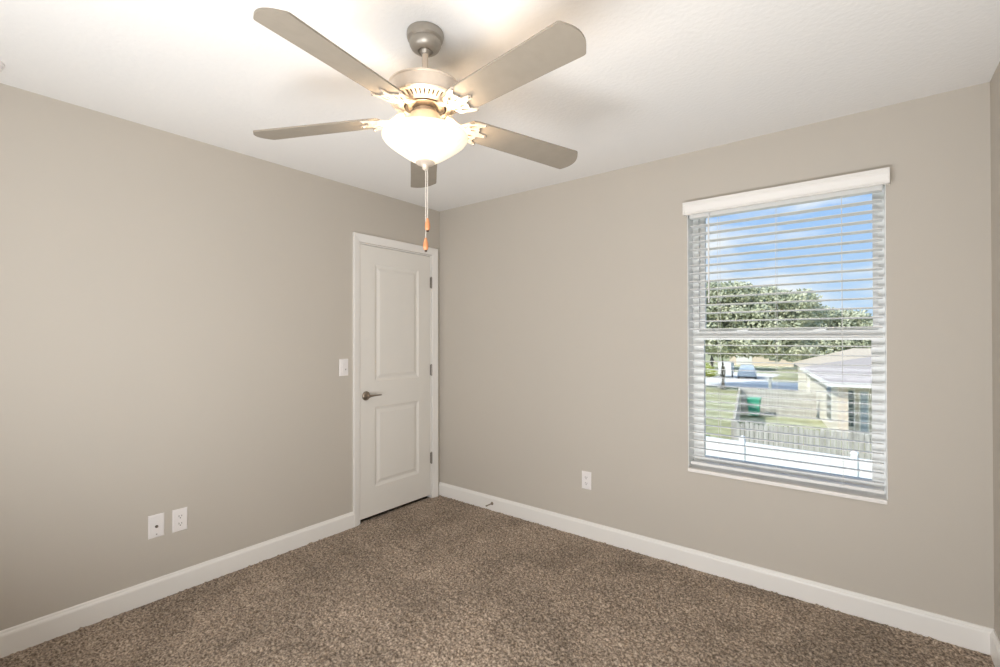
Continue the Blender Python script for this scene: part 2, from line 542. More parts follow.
# spring door stop on the window wall's baseboard
t = thing('door_stop', 'small dark metal door stop screwed into the baseboard near the door corner', 'door stop', (0.590, -0.0147, 0.054))
def lathe_y(bm, prof, c=(0, 0, 0), seg=16):
    c = Vector(c); rings = []
    for r, y in prof:
        rings.append([bm.verts.new(c + Vector((r*math.cos(2*PI*i/seg), -y, r*math.sin(2*PI*i/seg)))) for i in range(seg)])
    for A, Bq in zip(rings, rings[1:]):
        for i in range(seg): bm.faces.new((A[i], A[(i+1) % seg], Bq[(i+1) % seg], Bq[i]))
    bm.faces.new(rings[0]); bm.faces.new(rings[-1])
    return bm
obj('stop_base', lathe_y(bmesh.new(), [(0.0125, 0.0), (0.0125, 0.003), (0.008, 0.009), (0.005, 0.012)]), BRONZE, t, smooth=True)
obj('stop_rod', lathe_y(bmesh.new(), [(0.0042, 0.011), (0.0042, 0.062)]), BRONZE, t, smooth=True)
obj('stop_tip', lathe_y(bmesh.new(), [(0.0045, 0.061), (0.0062, 0.063), (0.0062, 0.072), (0.004, 0.075)]), BRONZE, t, smooth=True)

# smoke detector at the very edge of the frame
t = thing('smoke_detector', 'round white smoke detector on the ceiling near the left wall, cut by the picture edge', 'smoke detector', (0.200, -2.672, 2.4398))
obj('detector_base', lathe(bmesh.new(), [(0.0, 0), (0.055, 0), (0.055, -0.010), (0.05, -0.012), (0.0, -0.012)], 40), PLATE, t, smooth=True)
obj('detector_cap', lathe(bmesh.new(), [(0.0, -0.0125), (0.05, -0.0125), (0.049, -0.026), (0.042, -0.034), (0.0, -0.036)], 40), PLATE, t, smooth=True)

# ------------------------------------------------------------------ window
win = tag(thing('window_1', None, None, ((OX0+OX1)/2, 0, OZ0)), kind='structure')
WX, WZ = (OX0+OX1)/2, OZ0
def wp(x, y, z): return (x-WX, y, z-WZ)
def wbox(a, b, bev=0.0): return box(wp(*a), wp(*b), bev)
def ringframe(bm, x0, x1, z0, z1, y0, y1, wl_, wr, wb, wt, P=wp):
    bx(bm, P(x0, y0, z0), P(x0+wl_, y1, z1)); bx(bm, P(x1-wr, y0, z0), P(x1, y1, z1))
    bx(bm, P(x0+wl_, y0, z0), P(x1-wr, y1, z0+wb)); bx(bm, P(x0+wl_, y0, z1-wt), P(x1-wr, y1, z1))
# returns of the opening; white colour stands in for daylight on wall paint
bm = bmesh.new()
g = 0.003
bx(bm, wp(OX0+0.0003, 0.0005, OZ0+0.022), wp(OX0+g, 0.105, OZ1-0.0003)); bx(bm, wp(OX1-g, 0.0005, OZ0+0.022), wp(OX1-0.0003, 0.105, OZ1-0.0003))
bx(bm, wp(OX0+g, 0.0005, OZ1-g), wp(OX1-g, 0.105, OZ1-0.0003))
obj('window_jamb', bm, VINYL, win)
# stone sill
obj('window_sill', wbox((OX0+0.0005, -0.012, OZ0+0.0005), (OX1-0.0005, 0.105, OZ0+0.021), 0.003), SILLM, win)
# outer vinyl frame, upper (outer) fixed sash and lower (inner) sash
bm = bmesh.new(); ringframe(bm, OX0+0.001, OX1-0.001, OZ0+0.001, OZ1-0.001, 0.106, 0.175, 0.034, 0.026, 0.045, 0.030)
obj('window_frame', bm, VINYL, win)
bm = bmesh.new(); ringframe(bm, OX0+0.035, OX1-0.027, 1.362, OZ1-0.031, 0.140, 0.165, 0.028, 0.022, 0.030, 0.020)
us = obj('upper_sash', bm, VINYL, win)
bm = bmesh.new(); bx(bm, wp(OX0+0.062, 0.151, 1.391), wp(OX1-0.048, 0.154, OZ1-0.050)); obj('pane', bm, GLASS, us)
bm = bmesh.new(); ringframe(bm, OX0+0.034, OX1-0.022, OZ0+0.022, 1.384, 0.102, 0.134, 0.030, 0.034, 0.055, 0.050)
ls = obj('lower_sash', bm, VINYL, win)
bm = bmesh.new(); bx(bm, wp(OX0+0.063, 0.117, OZ0+0.076), wp(OX1-0.055, 0.120, 1.335)); obj('pane', bm, GLASS, ls)
for x in (2.345, 2.71):
    bm = bmesh.new()
    bx(bm, wp(x-0.028, 0.088, 1.383), wp(x+0.028, 0.125, 1.391), 0.002); bx(bm, wp(x-0.004, 0.078, 1.390), wp(x+0.034, 0.092, 1.398), 0.002)
    obj('sash_lock', bm, VINYL, ls)

# ------------------------------------------------------------------ blind
bl = thing('window_blind', 'white horizontal slat blind with a moulded valance, lowered and open in the window', 'window blind', (WX, 0, OZ1))
def bp(x, y, z): return (x-WX, y, z-OZ1)
SX0, SX1 = OX0+0.012, OX1-0.012
# valance: moulded board with returns
prof = [(0.022, 2.064), (0.042, 2.064), (0.042, 2.069), (0.038, 2.073), (0.037, 2.080), (0.040, 2.095), (0.0435, 2.108), (0.0445, 2.118), (0.048, 2.124), (0.048, 2.1365), (0.032, 2.1365), (0.030, 2.10), (0.026, 2.075)]
bm = bmesh.new()
A = [bm.verts.new(bp(2.060, -o, z)) for o, z in prof]; Bv = [bm.verts.new(bp(2.989, -o, z)) for o, z in prof]
for i in range(len(prof)):
    j = (i+1) % len(prof); bm.faces.new((A[i], A[j], Bv[j], Bv[i]))
bm.faces.new(A); bm.faces.new(Bv)
bx(bm, bp(2.057, -0.046, 2.066), bp(2.065, -0.0005, 2.1365)); bx(bm, bp(2.984, -0.046, 2.066), bp(2.992, -0.0005, 2.1365))
obj('valance', bm, TRIM, bl)
obj('headrail', box(bp(SX0, 0.004, 2.050), bp(SX1, 0.056, 2.092)), SLAT, bl)
ZS = [2.0030 - 0.0467*k for k in range(30)]
def slat_mesh():
    bm = bmesh.new()
    n = 6
    top = []; bot = []
    for i in range(n+1):
        y = -0.025 + 0.05*i/n
        z = 0.0018*(1-(y/0.025)**2)
        top.append((y, z+0.0014)); bot.append((y, z-0.0014))
    pr = top + bot[::-1]
    A = [bm.verts.new((-(SX1-SX0)/2, y, z)) for y, z in pr]; Bq = [bm.verts.new(((SX1-SX0)/2, y, z)) for y, z in pr]
    for i in range(len(pr)):
        j = (i+1) % len(pr); bm.faces.new((A[i], A[j], Bq[j], Bq[i]))
    bm.faces.new(A); bm.faces.new(Bq)
    return bm
first = None
for z in ZS:
    if first is None:
        first = obj('slat', slat_mesh(), SLAT, bl); s = first
    else:
        s = first.copy(); C.objects.link(s); s.parent = bl
    s.location = bp((SX0+SX1)/2, 0.032, z)
    s.rotation_euler = (R(-5), 0, 0)
rail = obj('bottom_rail', box(bp(SX0, 0.007, 0.602), bp(SX1, 0.057, 0.619), 0.004), SLAT, bl)
for x in (2.236, 2.523, 2.808):
    bm = bmesh.new()
    for y in (0.0055, 0.0585):
        tube(bm, [bp(x, y, 2.055), bp(x, y, 0.61)], 0.0009, 6)
    for z in ZS:
        tube(bm, [bp(x, 0.0055, z-0.003), bp(x, 0.0585, z-0.003)], 0.0006, 5)
    obj('ladder_cord', bm, CORD, bl)
    obj('cord_button', lathe_y(bmesh.new(), [(0.006, 0.0), (0.006, 0.003), (0.004, 0.004)], bp(x, 0.0065, 0.611), 12), SLAT, rail)
bm = bmesh.new(); tube(bm, [bp(2.190, -0.006, 2.062), bp(2.190, -0.006, 1.56), bp(2.190, -0.006, 1.548)], [0.0042, 0.0042, 0.0055], 8)
obj('tilt_wand', bm, SLAT, bl)

# ------------------------------------------------------------------ ceiling fan
fan = thing('ceiling_fan', 'five blade brushed nickel ceiling fan with a lit glass bowl and two pull chains', 'ceiling fan', FAN)
# local z is measured down from the ceiling
def fz(z): return z-2.44
obj('canopy', lathe(bmesh.new(), [(0.0, -0.0005), (0.0635, -0.0005), (0.0650, -0.004), (0.0650, -0.018), (0.0625, -0.026), (0.0545, -0.031), (0.0560, -0.037), (0.0555, -0.046), (0.049, -0.058), (0.038, -0.066), (0.0265, -0.0685), (0.0235, -0.064), (0.0, -0.060)], 56), NICKEL, fan, smooth=True)
rod = obj('downrod', lathe(bmesh.new(), [(0.0, -0.055), (0.0110, -0.055), (0.0110, -0.165), (0.0, -0.165)], 24), NICKLT, fan, smooth=True)
obj('hanger_ball', lathe(bmesh.new(), [(0.0, -0.048), (0.013, -0.052), (0.0195, -0.060), (0.0200, -0.067), (0.0150, -0.075), (0.0110, -0.079)], 24), NICKEL, rod, smooth=True)
bm = lathe(bmesh.new(), [(0.0, fz(2.292)), (0.020, fz(2.292)), (0.024, fz(2.282)), (0.050, fz(2.272)), (0.095, fz(2.258)), (0.122, fz(2.246)), (0.1300, fz(2.2415)), (0.1300, fz(2.237)), (0.1270, fz(2.2345)), (0.1265, fz(2.200)), (0.1250, fz(2.194)), (0.0, fz(2.194))], 64)
hous = obj('motor_housing', bm, NICKLT, fan, smooth=True)
# slotted conical vent ring: bars with real gaps between two rims
bm = bmesh.new()
lathe(bm, [(0.1255, fz(2.1935)), (0.1275, fz(2.190)), (0.1235, fz(2.1845)), (0.116, fz(2.1815)), (0.116, fz(2.1870)), (0.1255, fz(2.1935))], 64)
lathe(bm, [(0.094, fz(2.1720)), (0.086, fz(2.1685)), (0.076, fz(2.1690)), (0.076, fz(2.1730)), (0.094, fz(2.1790)), (0.094, fz(2.1720))], 64)
for k in range(45):
    a = 2*PI*k/45; hw = 0.0046
    ca, sa = math.cos(a), math.sin(a)
    V = []
    for r, z in ((0.0925, 2.1722), (0.1175, 2.1822), (0.1175, 2.1862), (0.0925, 2.1762)):
        w = hw*r/0.118
        V.append((bm.verts.new((r*ca-w*sa, r*sa+w*ca, fz(z))), bm.verts.new((r*ca+w*sa, r*sa-w*ca, fz(z)))))
    for i in range(4):
        j = (i+1) % 4; bm.faces.new((V[i][0], V[j][0], V[j][1], V[i][1]))
    bm.faces.new([v[0] for v in V]); bm.faces.new([v[1] for v in V])
obj('vent_ring', bm, NICKLT, hous)
obj('flywheel', lathe(bmesh.new(), [(0.0, fz(2.1930)), (0.112, fz(2.1925)), (0.112, fz(2.189)), (0.070, fz(2.186)), (0.070, fz(2.166)), (0.060, fz(2.160)), (0.0, fz(2.160))], 48), BRONZE, hous, smooth=True)
# switch housing under the motor, with feet that hold the bowl
bm = lathe(bmesh.new(), [(0.0, fz(2.161)), (0.040, fz(2.161)), (0.044, fz(2.150)), (0.052, fz(2.145)), (0.0545, fz(2.140)), (0.0545, fz(2.098)), (0.060, fz(2.092)), (0.072, fz(2.088)), (0.072, fz(2.084)), (0.0, fz(2.084))], 48)
sw = obj('switch_housing', bm, NICKLT, fan, smooth=True)
for k in range(3):
    a = 2*PI*k/3+0.5
    bm = tube(bmesh.new(), [(0.066*math.cos(a), 0.066*math.sin(a), fz(2.086)), (0.11*math.cos(a), 0.11*math.sin(a), fz(2.092)), (0.139*math.cos(a), 0.139*math.sin(a), fz(2.070))], 0.0035, 8)
    obj('bowl_arm', bm, NICKLT, sw)

# blades: fitted pitch, droop and a slight tilt of the whole wheel
TX, TY, DR, PITCH, ZB = 0.017, -0.022, -0.032, -0.207, 2.135
ADJ = {0: (1.017, 0.009), 1: (1.0, -0.015), 2: (1.0, 0.0), 3: (1.0, 0.0), 4: (1.0, -0.017)}
def bpt(an, r, w, up=0.0, flat=1.0, lift=0.0):
    # each blade hangs a little differently
    rs, dd = ADJ[round((an-ANG0)/(2*PI/5)) % 5]
    lift = lift + dd*max(0, r-0.15)/0.5
    if r > 0.3: r = 0.3+(r-0.3)*(1+(rs-1)*2)
    p_ = PITCH*flat
    x = r*math.cos(an) - w*math.cos(p_)*math.sin(an)
    y = r*math.sin(an) + w*math.cos(p_)*math.cos(an)
    z = ZB + w*math.sin(-p_)*-1 + DR*r + TX*x + TY*y + up + lift
    return (x, y, z-2.44)
def outline(n=10):
    # half outline of the blade from root centre to tip centre (r, w)
    pts = [(0.158, 0.0), (0.158, 0.030), (0.162, 0.042), (0.172, 0.051), (0.19, 0.0555)]
    pts += [(0.30, 0.0575), (0.40, 0.0590), (0.50, 0.0605), (0.612, 0.0632)]
    for k in range(1, 6):
        th = PI/2*k/6
        pts.append((0.620+0.014*math.sin(th), 0.0632-0.012*(1-math.cos(th))))
    for w in (0.042, 0.032, 0.022, 0.011, 0.0):
        pts.append((0.655-0.020*(w/0.052)**2, w))
    return pts
def blade_bm(an):
    bm = bmesh.new()
    h = outline()
    full = h + [(r, -w) for r, w in h[::-1] if w > 0]
    T_ = [bm.verts.new(bpt(an, r, w, 0.003)) for r, w in full]
    Bt = [bm.verts.new(bpt(an, r, w, -0.003)) for r, w in full]
    k = len(full)
    for i in range(k):
        j = (i+1) % k; bm.faces.new((T_[i], T_[j], Bt[j], Bt[i]))
    # centre fan of quads across the width
    bm.faces.new(T_); bm.faces.new(Bt[::-1])
    return bm
def iron_bm(an):
    """scrolled bracket: outline with pierced teardrops, thickened"""
    half = [(0.078, 0.0), (0.078, 0.017), (0.100, 0.015), (0.120, 0.012), (0.134, 0.016), (0.143, 0.030), (0.150, 0.041), (0.158, 0.0445), (0.168, 0.0445), (0.178, 0.050), (0.190, 0.0565),
            (0.204, 0.0590), (0.217, 0.0615), (0.2215, 0.0575), (0.217, 0.0530), (0.205, 0.0475), (0.198, 0.040), (0.199, 0.031), (0.205, 0.023), (0.203, 0.016), (0.208, 0.011), (0.222, 0.009), (0.236, 0.0075), (0.2415, 0.0)]
    full = half + [(r, -w) for r, w in half[::-1] if w > 0]
    def drop(r0, w0, L, wd, ang):
        o = []
        for k in range(12):
            t_ = 2*PI*k/12
            u = L*math.cos(t_); v = wd*math.sin(t_)*(1.0-0.45*math.cos(t_))
            o.append((r0+u*math.cos(ang)-v*math.sin(ang), w0+u*math.sin(ang)+v*math.cos(ang)))
        return o
    holes = []
    for s in (1, -1):
        holes.append(drop(0.177, 0.034*s, 0.017, 0.0058, 0.42*s))
        holes.append(drop(0.152, 0.0215*s, 0.012, 0.0050, 0.75*s))
        holes.append(drop(0.184, 0.0155*s, 0.013, 0.0042, 0.05*s))
    bm = bmesh.new()
    loops = []
    for lp in [full]+holes:
        vs = [bm.verts.new((r, w, 0)) for r, w in lp]
        loops.append([bm.edges.new((vs[i], vs[(i+1) % len(vs)])) for i in range(len(vs))])
    bmesh.ops.triangle_fill(bm, use_beauty=True, use_dissolve=False, edges=bm.edges[:])
    # drop triangles that fell inside holes
    def inside(pt, poly):
        c_ = False; x, y = pt
        for i in range(len(poly)):
            (x0, y0), (x1, y1) = poly[i], poly[i-1]
            if (y0 > y) != (y1 > y) and x < (x1-x0)*(y-y0)/(y1-y0)+x0: c_ = not c_
        return c_
    kill = [f for f in bm.faces if any(inside(f.calc_center_median()[:2], h) for h in holes) or not inside(f.calc_center_median()[:2], full)]
    bmesh.ops.delete(bm, geom=kill, context='FACES_ONLY')
    r_ = bmesh.ops.extrude_face_region(bm, geom=bm.faces[:])
    top = [v for v in r_['geom'] if isinstance(v, bmesh.types.BMVert)]
    tops = set(top)
    for v in bm.verts:
        r, w, up = v.co.x, v.co.y, (0.0 if v in tops else -0.0045)
        s = min(1, max(0, (r-0.085)/0.065)); s = s*s*(3-2*s)
        # hub end sits up against the flywheel, outer end lies flat under the blade
        lift = (1-s)*0.028
        v.co = bpt(an, r, w, up-0.0045, s, lift)
    return bm
ANG0 = -0.107
for k in range(5):
    an = ANG0 + k*2*PI/5
    b_ = obj('blade', blade_bm(an), BLADE, fan)
    ir = obj('blade_iron', iron_bm(an), NICKLT, b_)
    for r, w in ((0.213, 0.0565), (0.213, -0.0565), (0.231, 0.0)):
        p = Vector(bpt(an, r, w, -0.0095)); obj('screw', tube(bmesh.new(), [p, p+Vector((0, 0, -0.0032))], [0.0052, 0.0035], 12), NICKEL, b_)
# bowl
prof = [(0.1440, fz(2.070)), (0.1500, fz(2.070)), (0.1520, fz(2.066)), (0.1510, fz(2.060)), (0.1435, fz(2.049)), (0.1280, fz(2.036)), (0.1065, fz(2.020)), (0.0860, fz(2.0055)), (0.0660, fz(1.9925)), (0.0480, fz(1.9820)), (0.0340, fz(1.9755)), (0.0200, fz(1.9725)), (0.0, fz(1.972))]
inner = [(max(0, r-0.004), z+0.004) for r, z in prof[2:]][::-1]
bowl = obj('glass_bowl', lathe(bmesh.new(), inner+[(0.1450, fz(2.0700)), (0.1500, fz(2.0700))]+prof[2:], 72), BOWL, fan, smooth=True)
fin = obj('finial', lathe(bmesh.new(), [(0.0, fz(1.9760)), (0.0330, fz(1.9760)), (0.0345, fz(1.9730)), (0.0300, fz(1.9690)), (0.0180, fz(1.9660)), (0.0120, fz(1.9600)), (0.0105, fz(1.9520)), (0.0060, fz(1.9480)), (0.0, fz(1.9475))], 32), NICKLT, fan, smooth=True)
# pull chains hang straight down out of the finial
def chain(dx, dy, z0, z1, zf):
    bm = bmesh.new()
    z = z0
    while z > z1:
        bmesh.ops.create_icosphere(bm, subdivisions=1, radius=0.0027, matrix=Matrix.Translation((dx, dy, fz(z))))
        z -= 0.0052
    tube(bm, [(dx, dy, fz(z0)), (dx, dy, fz(z1))], 0.0010, 6)
    ch = obj('pull_chain', bm, CHAIN, fan, smooth=True)
    L = z1-zf
    body = lathe(bmesh.new(), [(0.0, fz(z1)), (0.0030, fz(z1)), (0.0052, fz(z1-0.12*L)), (0.0088, fz(z1-0.38*L)), (0.0098, fz(z1-0.60*L)), (0.0080, fz(z1-0.80*L)), (0.0040, fz(z1-0.88*L)), (0.0, fz(z1-0.885*L))], 20, (dx, dy, 0))
    fb = obj('chain_fob', body, WOODFOB, ch, smooth=True)
    fb['label'] = 'orange wooden fob'
    obj('fob_tip', lathe(bmesh.new(), [(0.0, fz(z1-0.86*L)), (0.0050, fz(z1-0.86*L)), (0.0045, fz(z1-0.97*L)), (0.0, fz(zf))], 14, (dx, dy, 0)), FOBTIP, fb, smooth=True)
chain(0.0060, 0.0050, 1.951, 1.776, 1.726)
chain(0.0010, 0.0010, 1.951, 1.706, 1.655)
# the three lamps in the bowl (they stand above the rim so their light leaves over it)
for k in range(3):
    a = 2*PI*k/3 + 1.1
    l_ = light('POINT', 'fan_bulb', (FAN.x+0.070*math.cos(a), FAN.y+0.070*math.sin(a), 2.038), BULB_W, BULB_COL, shadow_soft_size=0.022)

# ------------------------------------------------------------------ outside
G = -3.25
GR = mat('lawn', (0.44, 0.44, 0.26), 0.95, spec=0.1, noise=(1.6, 0.25), bump=(40, 0.6, 0.05))
CONC = mat('pale_concrete', (0.78, 0.76, 0.73), 0.85, noise=(3, 0.05))
ASPH = mat('asphalt', (0.30, 0.30, 0.30), 0.9, noise=(5, 0.08))
def wood_mat():
    M = bpy.data.materials.new('weathered_wood'); M.use_nodes = True
    n, l = M.node_tree.nodes, M.node_tree.links; b = n['Principled BSDF']
    b.inputs['Roughness'].default_value = 0.9
    t = n.new('ShaderNodeTexCoord'); mp_ = n.new('ShaderNodeMapping'); mp_.inputs['Scale'].default_value = (7, 7, 0.8)
    x = n.new('ShaderNodeTexNoise'); x.inputs['Scale'].default_value = 1.3; x.inputs['Detail'].default_value = 5
    l.new(t.outputs['Object'], mp_.inputs[0]); l.new(mp_.outputs[0], x.inputs['Vector'])
    r = n.new('ShaderNodeValToRGB')
    r.color_ramp.elements[0].position = 0.3; r.color_ramp.elements[0].color = (0.36, 0.335, 0.30, 1)
    r.color_ramp.elements[1].position = 0.7; r.color_ramp.elements[1].color = (0.66, 0.63, 0.58, 1)
    l.new(x.outputs[0], r.inputs[0]); l.new(r.outputs[0], b.inputs['Base Color'])
    return M
WOOD = wood_mat()
WVIN = mat('white_vinyl_fence', (0.88, 0.88, 0.88), 0.4, noise=(2, 0.01))
STUC = mat('stucco_beige', (0.68, 0.63, 0.54), 0.9, noise=(3, 0.04), bump=(30, 0.3, 0.01))
STUC2 = mat('stucco_peach', (0.78, 0.66, 0.54), 0.9, noise=(3, 0.03))
SHING = mat('shingle_pinkgrey', (0.48, 0.42, 0.39), 0.95, noise=(9, 0.12), bump=(14, 0.5, 0.03))
SHING2 = mat('shingle_tan', (0.62, 0.53, 0.42), 0.95, noise=(9, 0.08))
FASC = mat('fascia_white', (0.85, 0.84, 0.80), 0.6, noise=(2, 0.02))
DGLASS = mat('dark_window_glass', (0.06, 0.10, 0.10), 0.15, noise=(4, 0.2))
LGLASS = mat('pale_window_glass', (0.42, 0.50, 0.58), 0.2, noise=(3, 0.1))
BIN = mat('bin_green', (0.05, 0.45, 0.28), 0.5, noise=(10, 0.05))
BARK = mat('bark', (0.30, 0.26, 0.21), 0.95, noise=(9, 0.25))
CARP = mat('car_blue_grey', (0.20, 0.27, 0.36), 0.3, metal=0.3, noise=(3, 0.05))
TYRE = mat('tyre', (0.03, 0.03, 0.03), 0.8, noise=(9, 0.1))

def leaf_mat(name, c0, c1):
    M = bpy.data.materials.new(name); M.use_nodes = True
    n, l = M.node_tree.nodes, M.node_tree.links; b = n['Principled BSDF']
    b.inputs['Roughness'].default_value = 0.7
    t = n.new('ShaderNodeTexCoord')
    x = n.new('ShaderNodeTexNoise'); x.inputs['Scale'].default_value = 0.9; x.inputs['Detail'].default_value = 6
    l.new(t.outputs['Object'], x.inputs['Vector'])
    r = n.new('ShaderNodeValToRGB')
    r.color_ramp.elements[0].position = 0.35; r.color_ramp.elements[0].color = (*c0, 1)
    r.color_ramp.elements[1].position = 0.65; r.color_ramp.elements[1].color = (*c1, 1)
    l.new(x.outputs[0], r.inputs[0]); l.new(r.outputs[0], b.inputs['Base Color'])
    return M
LEAF1 = leaf_mat('leaves_pale', (0.46, 0.49, 0.33), (0.68, 0.68, 0.50))
LEAF2 = leaf_mat('leaves_dark', (0.16, 0.21, 0.09), (0.34, 0.40, 0.18))
LEAF3 = leaf_mat('leaves_yellow', (0.42, 0.50, 0.08), (0.62, 0.66, 0.16))

bm = box((-90, 0.6, G-0.4), (60, 140, G)); tag(obj('ground', bm, GR), kind='structure')
tag(obj('road', box((-60, 44.0, G+0.002), (40, 52.5, G+0.03)), CONC), kind='structure')
tag(obj('driveway', box((-11.0, 52.5, G+0.003), (-5.5, 64, G+0.035)), CONC), kind='structure')

def foliage(blobs, n, size, seed):
    """thousands of leaf sprays over and inside a set of ellipsoids, as one mesh"""
    rng = np.random.default_rng(seed)
    vol = np.array([b[3]*b[4]*b[5] for b in blobs]); vol = vol/vol.sum()
    idx = rng.choice(len(blobs), n, p=vol)
    B_ = np.array(blobs)[idx]
    d = rng.normal(size=(n, 3)); d /= np.linalg.norm(d, axis=1)[:, None]
    rr = rng.uniform(0.62, 1.04, n)[:, None]
    c_ = B_[:, :3] + d*rr*B_[:, 3:6]
    a = rng.normal(size=(n, 3)); a /= np.linalg.norm(a, axis=1)[:, None]
    b_ = np.cross(a, d + 0.3*rng.normal(size=(n, 3))); b_ /= (np.linalg.norm(b_, axis=1)[:, None]+1e-6)
    s = size*rng.uniform(0.6, 1.4, n)[:, None]
    v = np.stack([c_-a*s, c_+b_*s*0.55, c_+a*s, c_-b_*s*0.55], 1).reshape(-1, 3)
    me = bpy.data.meshes.new('foliage')
    me.vertices.add(len(v)); me.vertices.foreach_set('co', v.ravel())
    q = np.arange(4*n).astype(np.int32)
    me.loops.add(4*n); me.loops.foreach_set('vertex_index', q)
    me.polygons.add(n); me.polygons.foreach_set('loop_start', (np.arange(n)*4).astype(np.int32))
    me.update(calc_edges=True)
    return me
def tree(name, label, cat, x, y, blobs, n, size, leafm, seed, trunk=None, group=None):
    t = thing(name, label, cat, (x, y, G), 0, group)
    me = foliage(blobs, n, size, seed); me.materials.append(leafm)
    o = bpy.data.objects.new('foliage', me); C.objects.link(o); o.parent = t
    if trunk:
        bm = bmesh.new()
        r0, h = trunk
        tube(bm, [(0, 0, -0.1), (0.05, 0, h*0.3), (-0.08, 0.05, h*0.65), (0.1, 0, h)], [r0*1.25, r0, r0*0.85, r0*0.6], 12)
        up_ = [b for b in blobs if b[2] > h and abs(b[0]) < 4.5] or blobs
        for k in range(5):
            b0 = up_[(k*len(up_))//5]
            tube(bm, [(0, 0, h*0.75), (b0[0]*0.45, b0[1]*0.45, h+0.4*(b0[2]-h)*0.8), (b0[0]*0.9, b0[1]*0.9, b0[2])], [r0*0.5, r0*0.32, r0*0.12], 8)
        obj('trunk', bm, BARK, t, smooth=True)
    return t

# big oak on the left, wide crown
rb = np.random.default_rng(3)
def crown(cx, cz, rx, rz, k, br, seed):
    r_ = np.random.default_rng(seed); out = []
    for _ in range(k):
        a = r_.uniform(0, 2*PI); q = math.sqrt(r_.uniform(0, 1))
        u = q*math.cos(a); v = q*math.sin(a)
        w = r_.uniform(-0.6, 1)*math.sqrt(max(0, 1-q*q))
        s = br*r_.uniform(0.7, 1.25)
        out.append((cx+u*rx, v*rx*0.8, cz+w*rz, s, s, s*0.75))
    return out
def canopy(prof, z0, ry, br, seed):
    """crown blobs filled up to a height profile [(dx, top)]"""
    r_ = random.Random(seed); out = []
    x = prof[0][0]
    while x <= prof[-1][0]:
        top = np.interp(x, [p[0] for p in prof], [p[1] for p in prof])
        for dy in (-ry, 0, ry):
            z = z0 + r_.uniform(0, 0.6)
            while z < top-br*0.9:
                out.append((x+r_.uniform(-.5, .5), dy+r_.uniform(-.6, .6), z, br*r_.uniform(.8, 1.15), br*r_.uniform(.8, 1.15), br*r_.uniform(.6, .85)))
                z += br*1.25
            out.append((x+r_.uniform(-.4, .4), dy+r_.uniform(-.6, .6), top-br*r_.uniform(.65, 1.0), br*.95, br*.95, br*.7))
        x += br*1.05
    return out
tree('oak_tree', 'large pale green oak with a wide crown across the left of the window view', 'tree', -7.2, 42.0,
     canopy([(-3.6, 8.3), (-2.4, 9.5), (0, 9.6), (2, 9.3), (4.2, 8.8), (6.0, 8.3), (7.2, 7.8)], 3.5, 2.0, 1.15, 5), 46000, 0.15, LEAF1, 11, trunk=(0.2, 5.2))
tree('oak_tree', 'pale green tree whose crown slopes down behind the beige house roof', 'tree', 1.6, 60.0,
     canopy([(-6.5, 7.6), (-3, 8.3), (0, 7.5), (3, 6.4), (5.5, 5.4)], 2.4, 1.8, 1.1, 9), 30000, 0.17, LEAF1, 12, trunk=(0.3, 4.4))
tree('oak_tree', 'dark green tree standing across the road behind the trailer', 'tree', -14.5, 68.0,
     crown(0, 4.4, 4.2, 3.0, 36, 1.2, 21), 15000, 0.22, LEAF2, 13, trunk=(0.3, 4.2))
tree('oak_tree', 'dark green tree across the road between the far house and the beige house', 'tree', -4.6, 74.0,
     crown(0, 4.0, 4.2, 2.9, 36, 1.2, 22), 15000, 0.22, LEAF2, 14, trunk=(0.3, 4.2))
tree('oak_tree', 'dark green tree rising behind the ridge of the beige house', 'tree', 6.5, 84.0,
     crown(0, 4.2, 5.0, 2.6, 36, 1.3, 23), 13000, 0.24, LEAF2, 15, trunk=(0.35, 4.0))
tree('shrub', 'bright yellow green shrub across the road at the left edge of the view', 'shrub', -12.2, 54.5,
     [(0, 0, 0.8, 1.1, 0.9, 0.85), (0.8, 0.2, 0.6, 0.6, 0.7, 0.6)], 2600, 0.12, LEAF3, 16)
tree('shrub', 'green shrub on the lawn beside the corner of the nearer wooden fence', 'shrub', -2.15, 16.6,
     [(0, 0, 0.35, 0.5, 0.4, 0.4), (-0.5, 0.1, 0.3, 0.4, 0.35, 0.3)], 1700, 0.06, LEAF2, 17)

# beige house
hx, hy, hr = 1.55, 22.3, R(10.4)
hs = thing('house', 'beige single storey house with a pinkish grey shingle hip roof', 'house', (hx, hy, G), hr)
EZ = 2.60
LX, LY = 13.0, 12.4
bm = bmesh.new()
# walls stand in from the eaves; the right front is set back as a porch
bx(bm, (0.45, 1.5, -0.2), (LX-0.45, LY-0.45, EZ-0.12)); bx(bm, (0.45, 0.45, -0.2), (0.72, 1.5, EZ-0.12)); bx(bm, (5.6, 0.45, -0.2), (LX-0.45, 1.5, EZ-0.12))
obj('wall', bm, STUC, hs)
obj('porch_column', box((0.42, 0.38, 0), (0.76, 0.76, EZ-0.16)), STUC2, hs)
def roof(bm, x0, y0, x1, y1, z, p, ov=0.0):
    w = (y1-y0)/2; h = w*p
    b_ = [bm.verts.new(q) for q in ((x0, y0, z), (x1, y0, z), (x1, y1, z), (x0, y1, z))]
    a = bm.verts.new((x0+w, y0+w, z+h)); c_ = bm.verts.new((x1-w, y0+w, z+h)) if x1-w > x0+w+0.05 else a
    if c_ is a:
        for i in range(4): bm.faces.new((b_[i], b_[(i+1) % 4], a))
    else:
        bm.faces.new((b_[0], b_[1], c_, a)); bm.faces.new((b_[1], b_[2], c_)); bm.faces.new((b_[2], b_[3], a, c_)); bm.faces.new((b_[3], b_[0], a))
    bm.faces.new(b_[::-1])
    return h
bm = bmesh.new(); roof(bm, 0, 0, LX, LY, EZ, 0.265); rf = obj('roof', bm, SHING, hs)
bm = bmesh.new(); ringf = 0.03
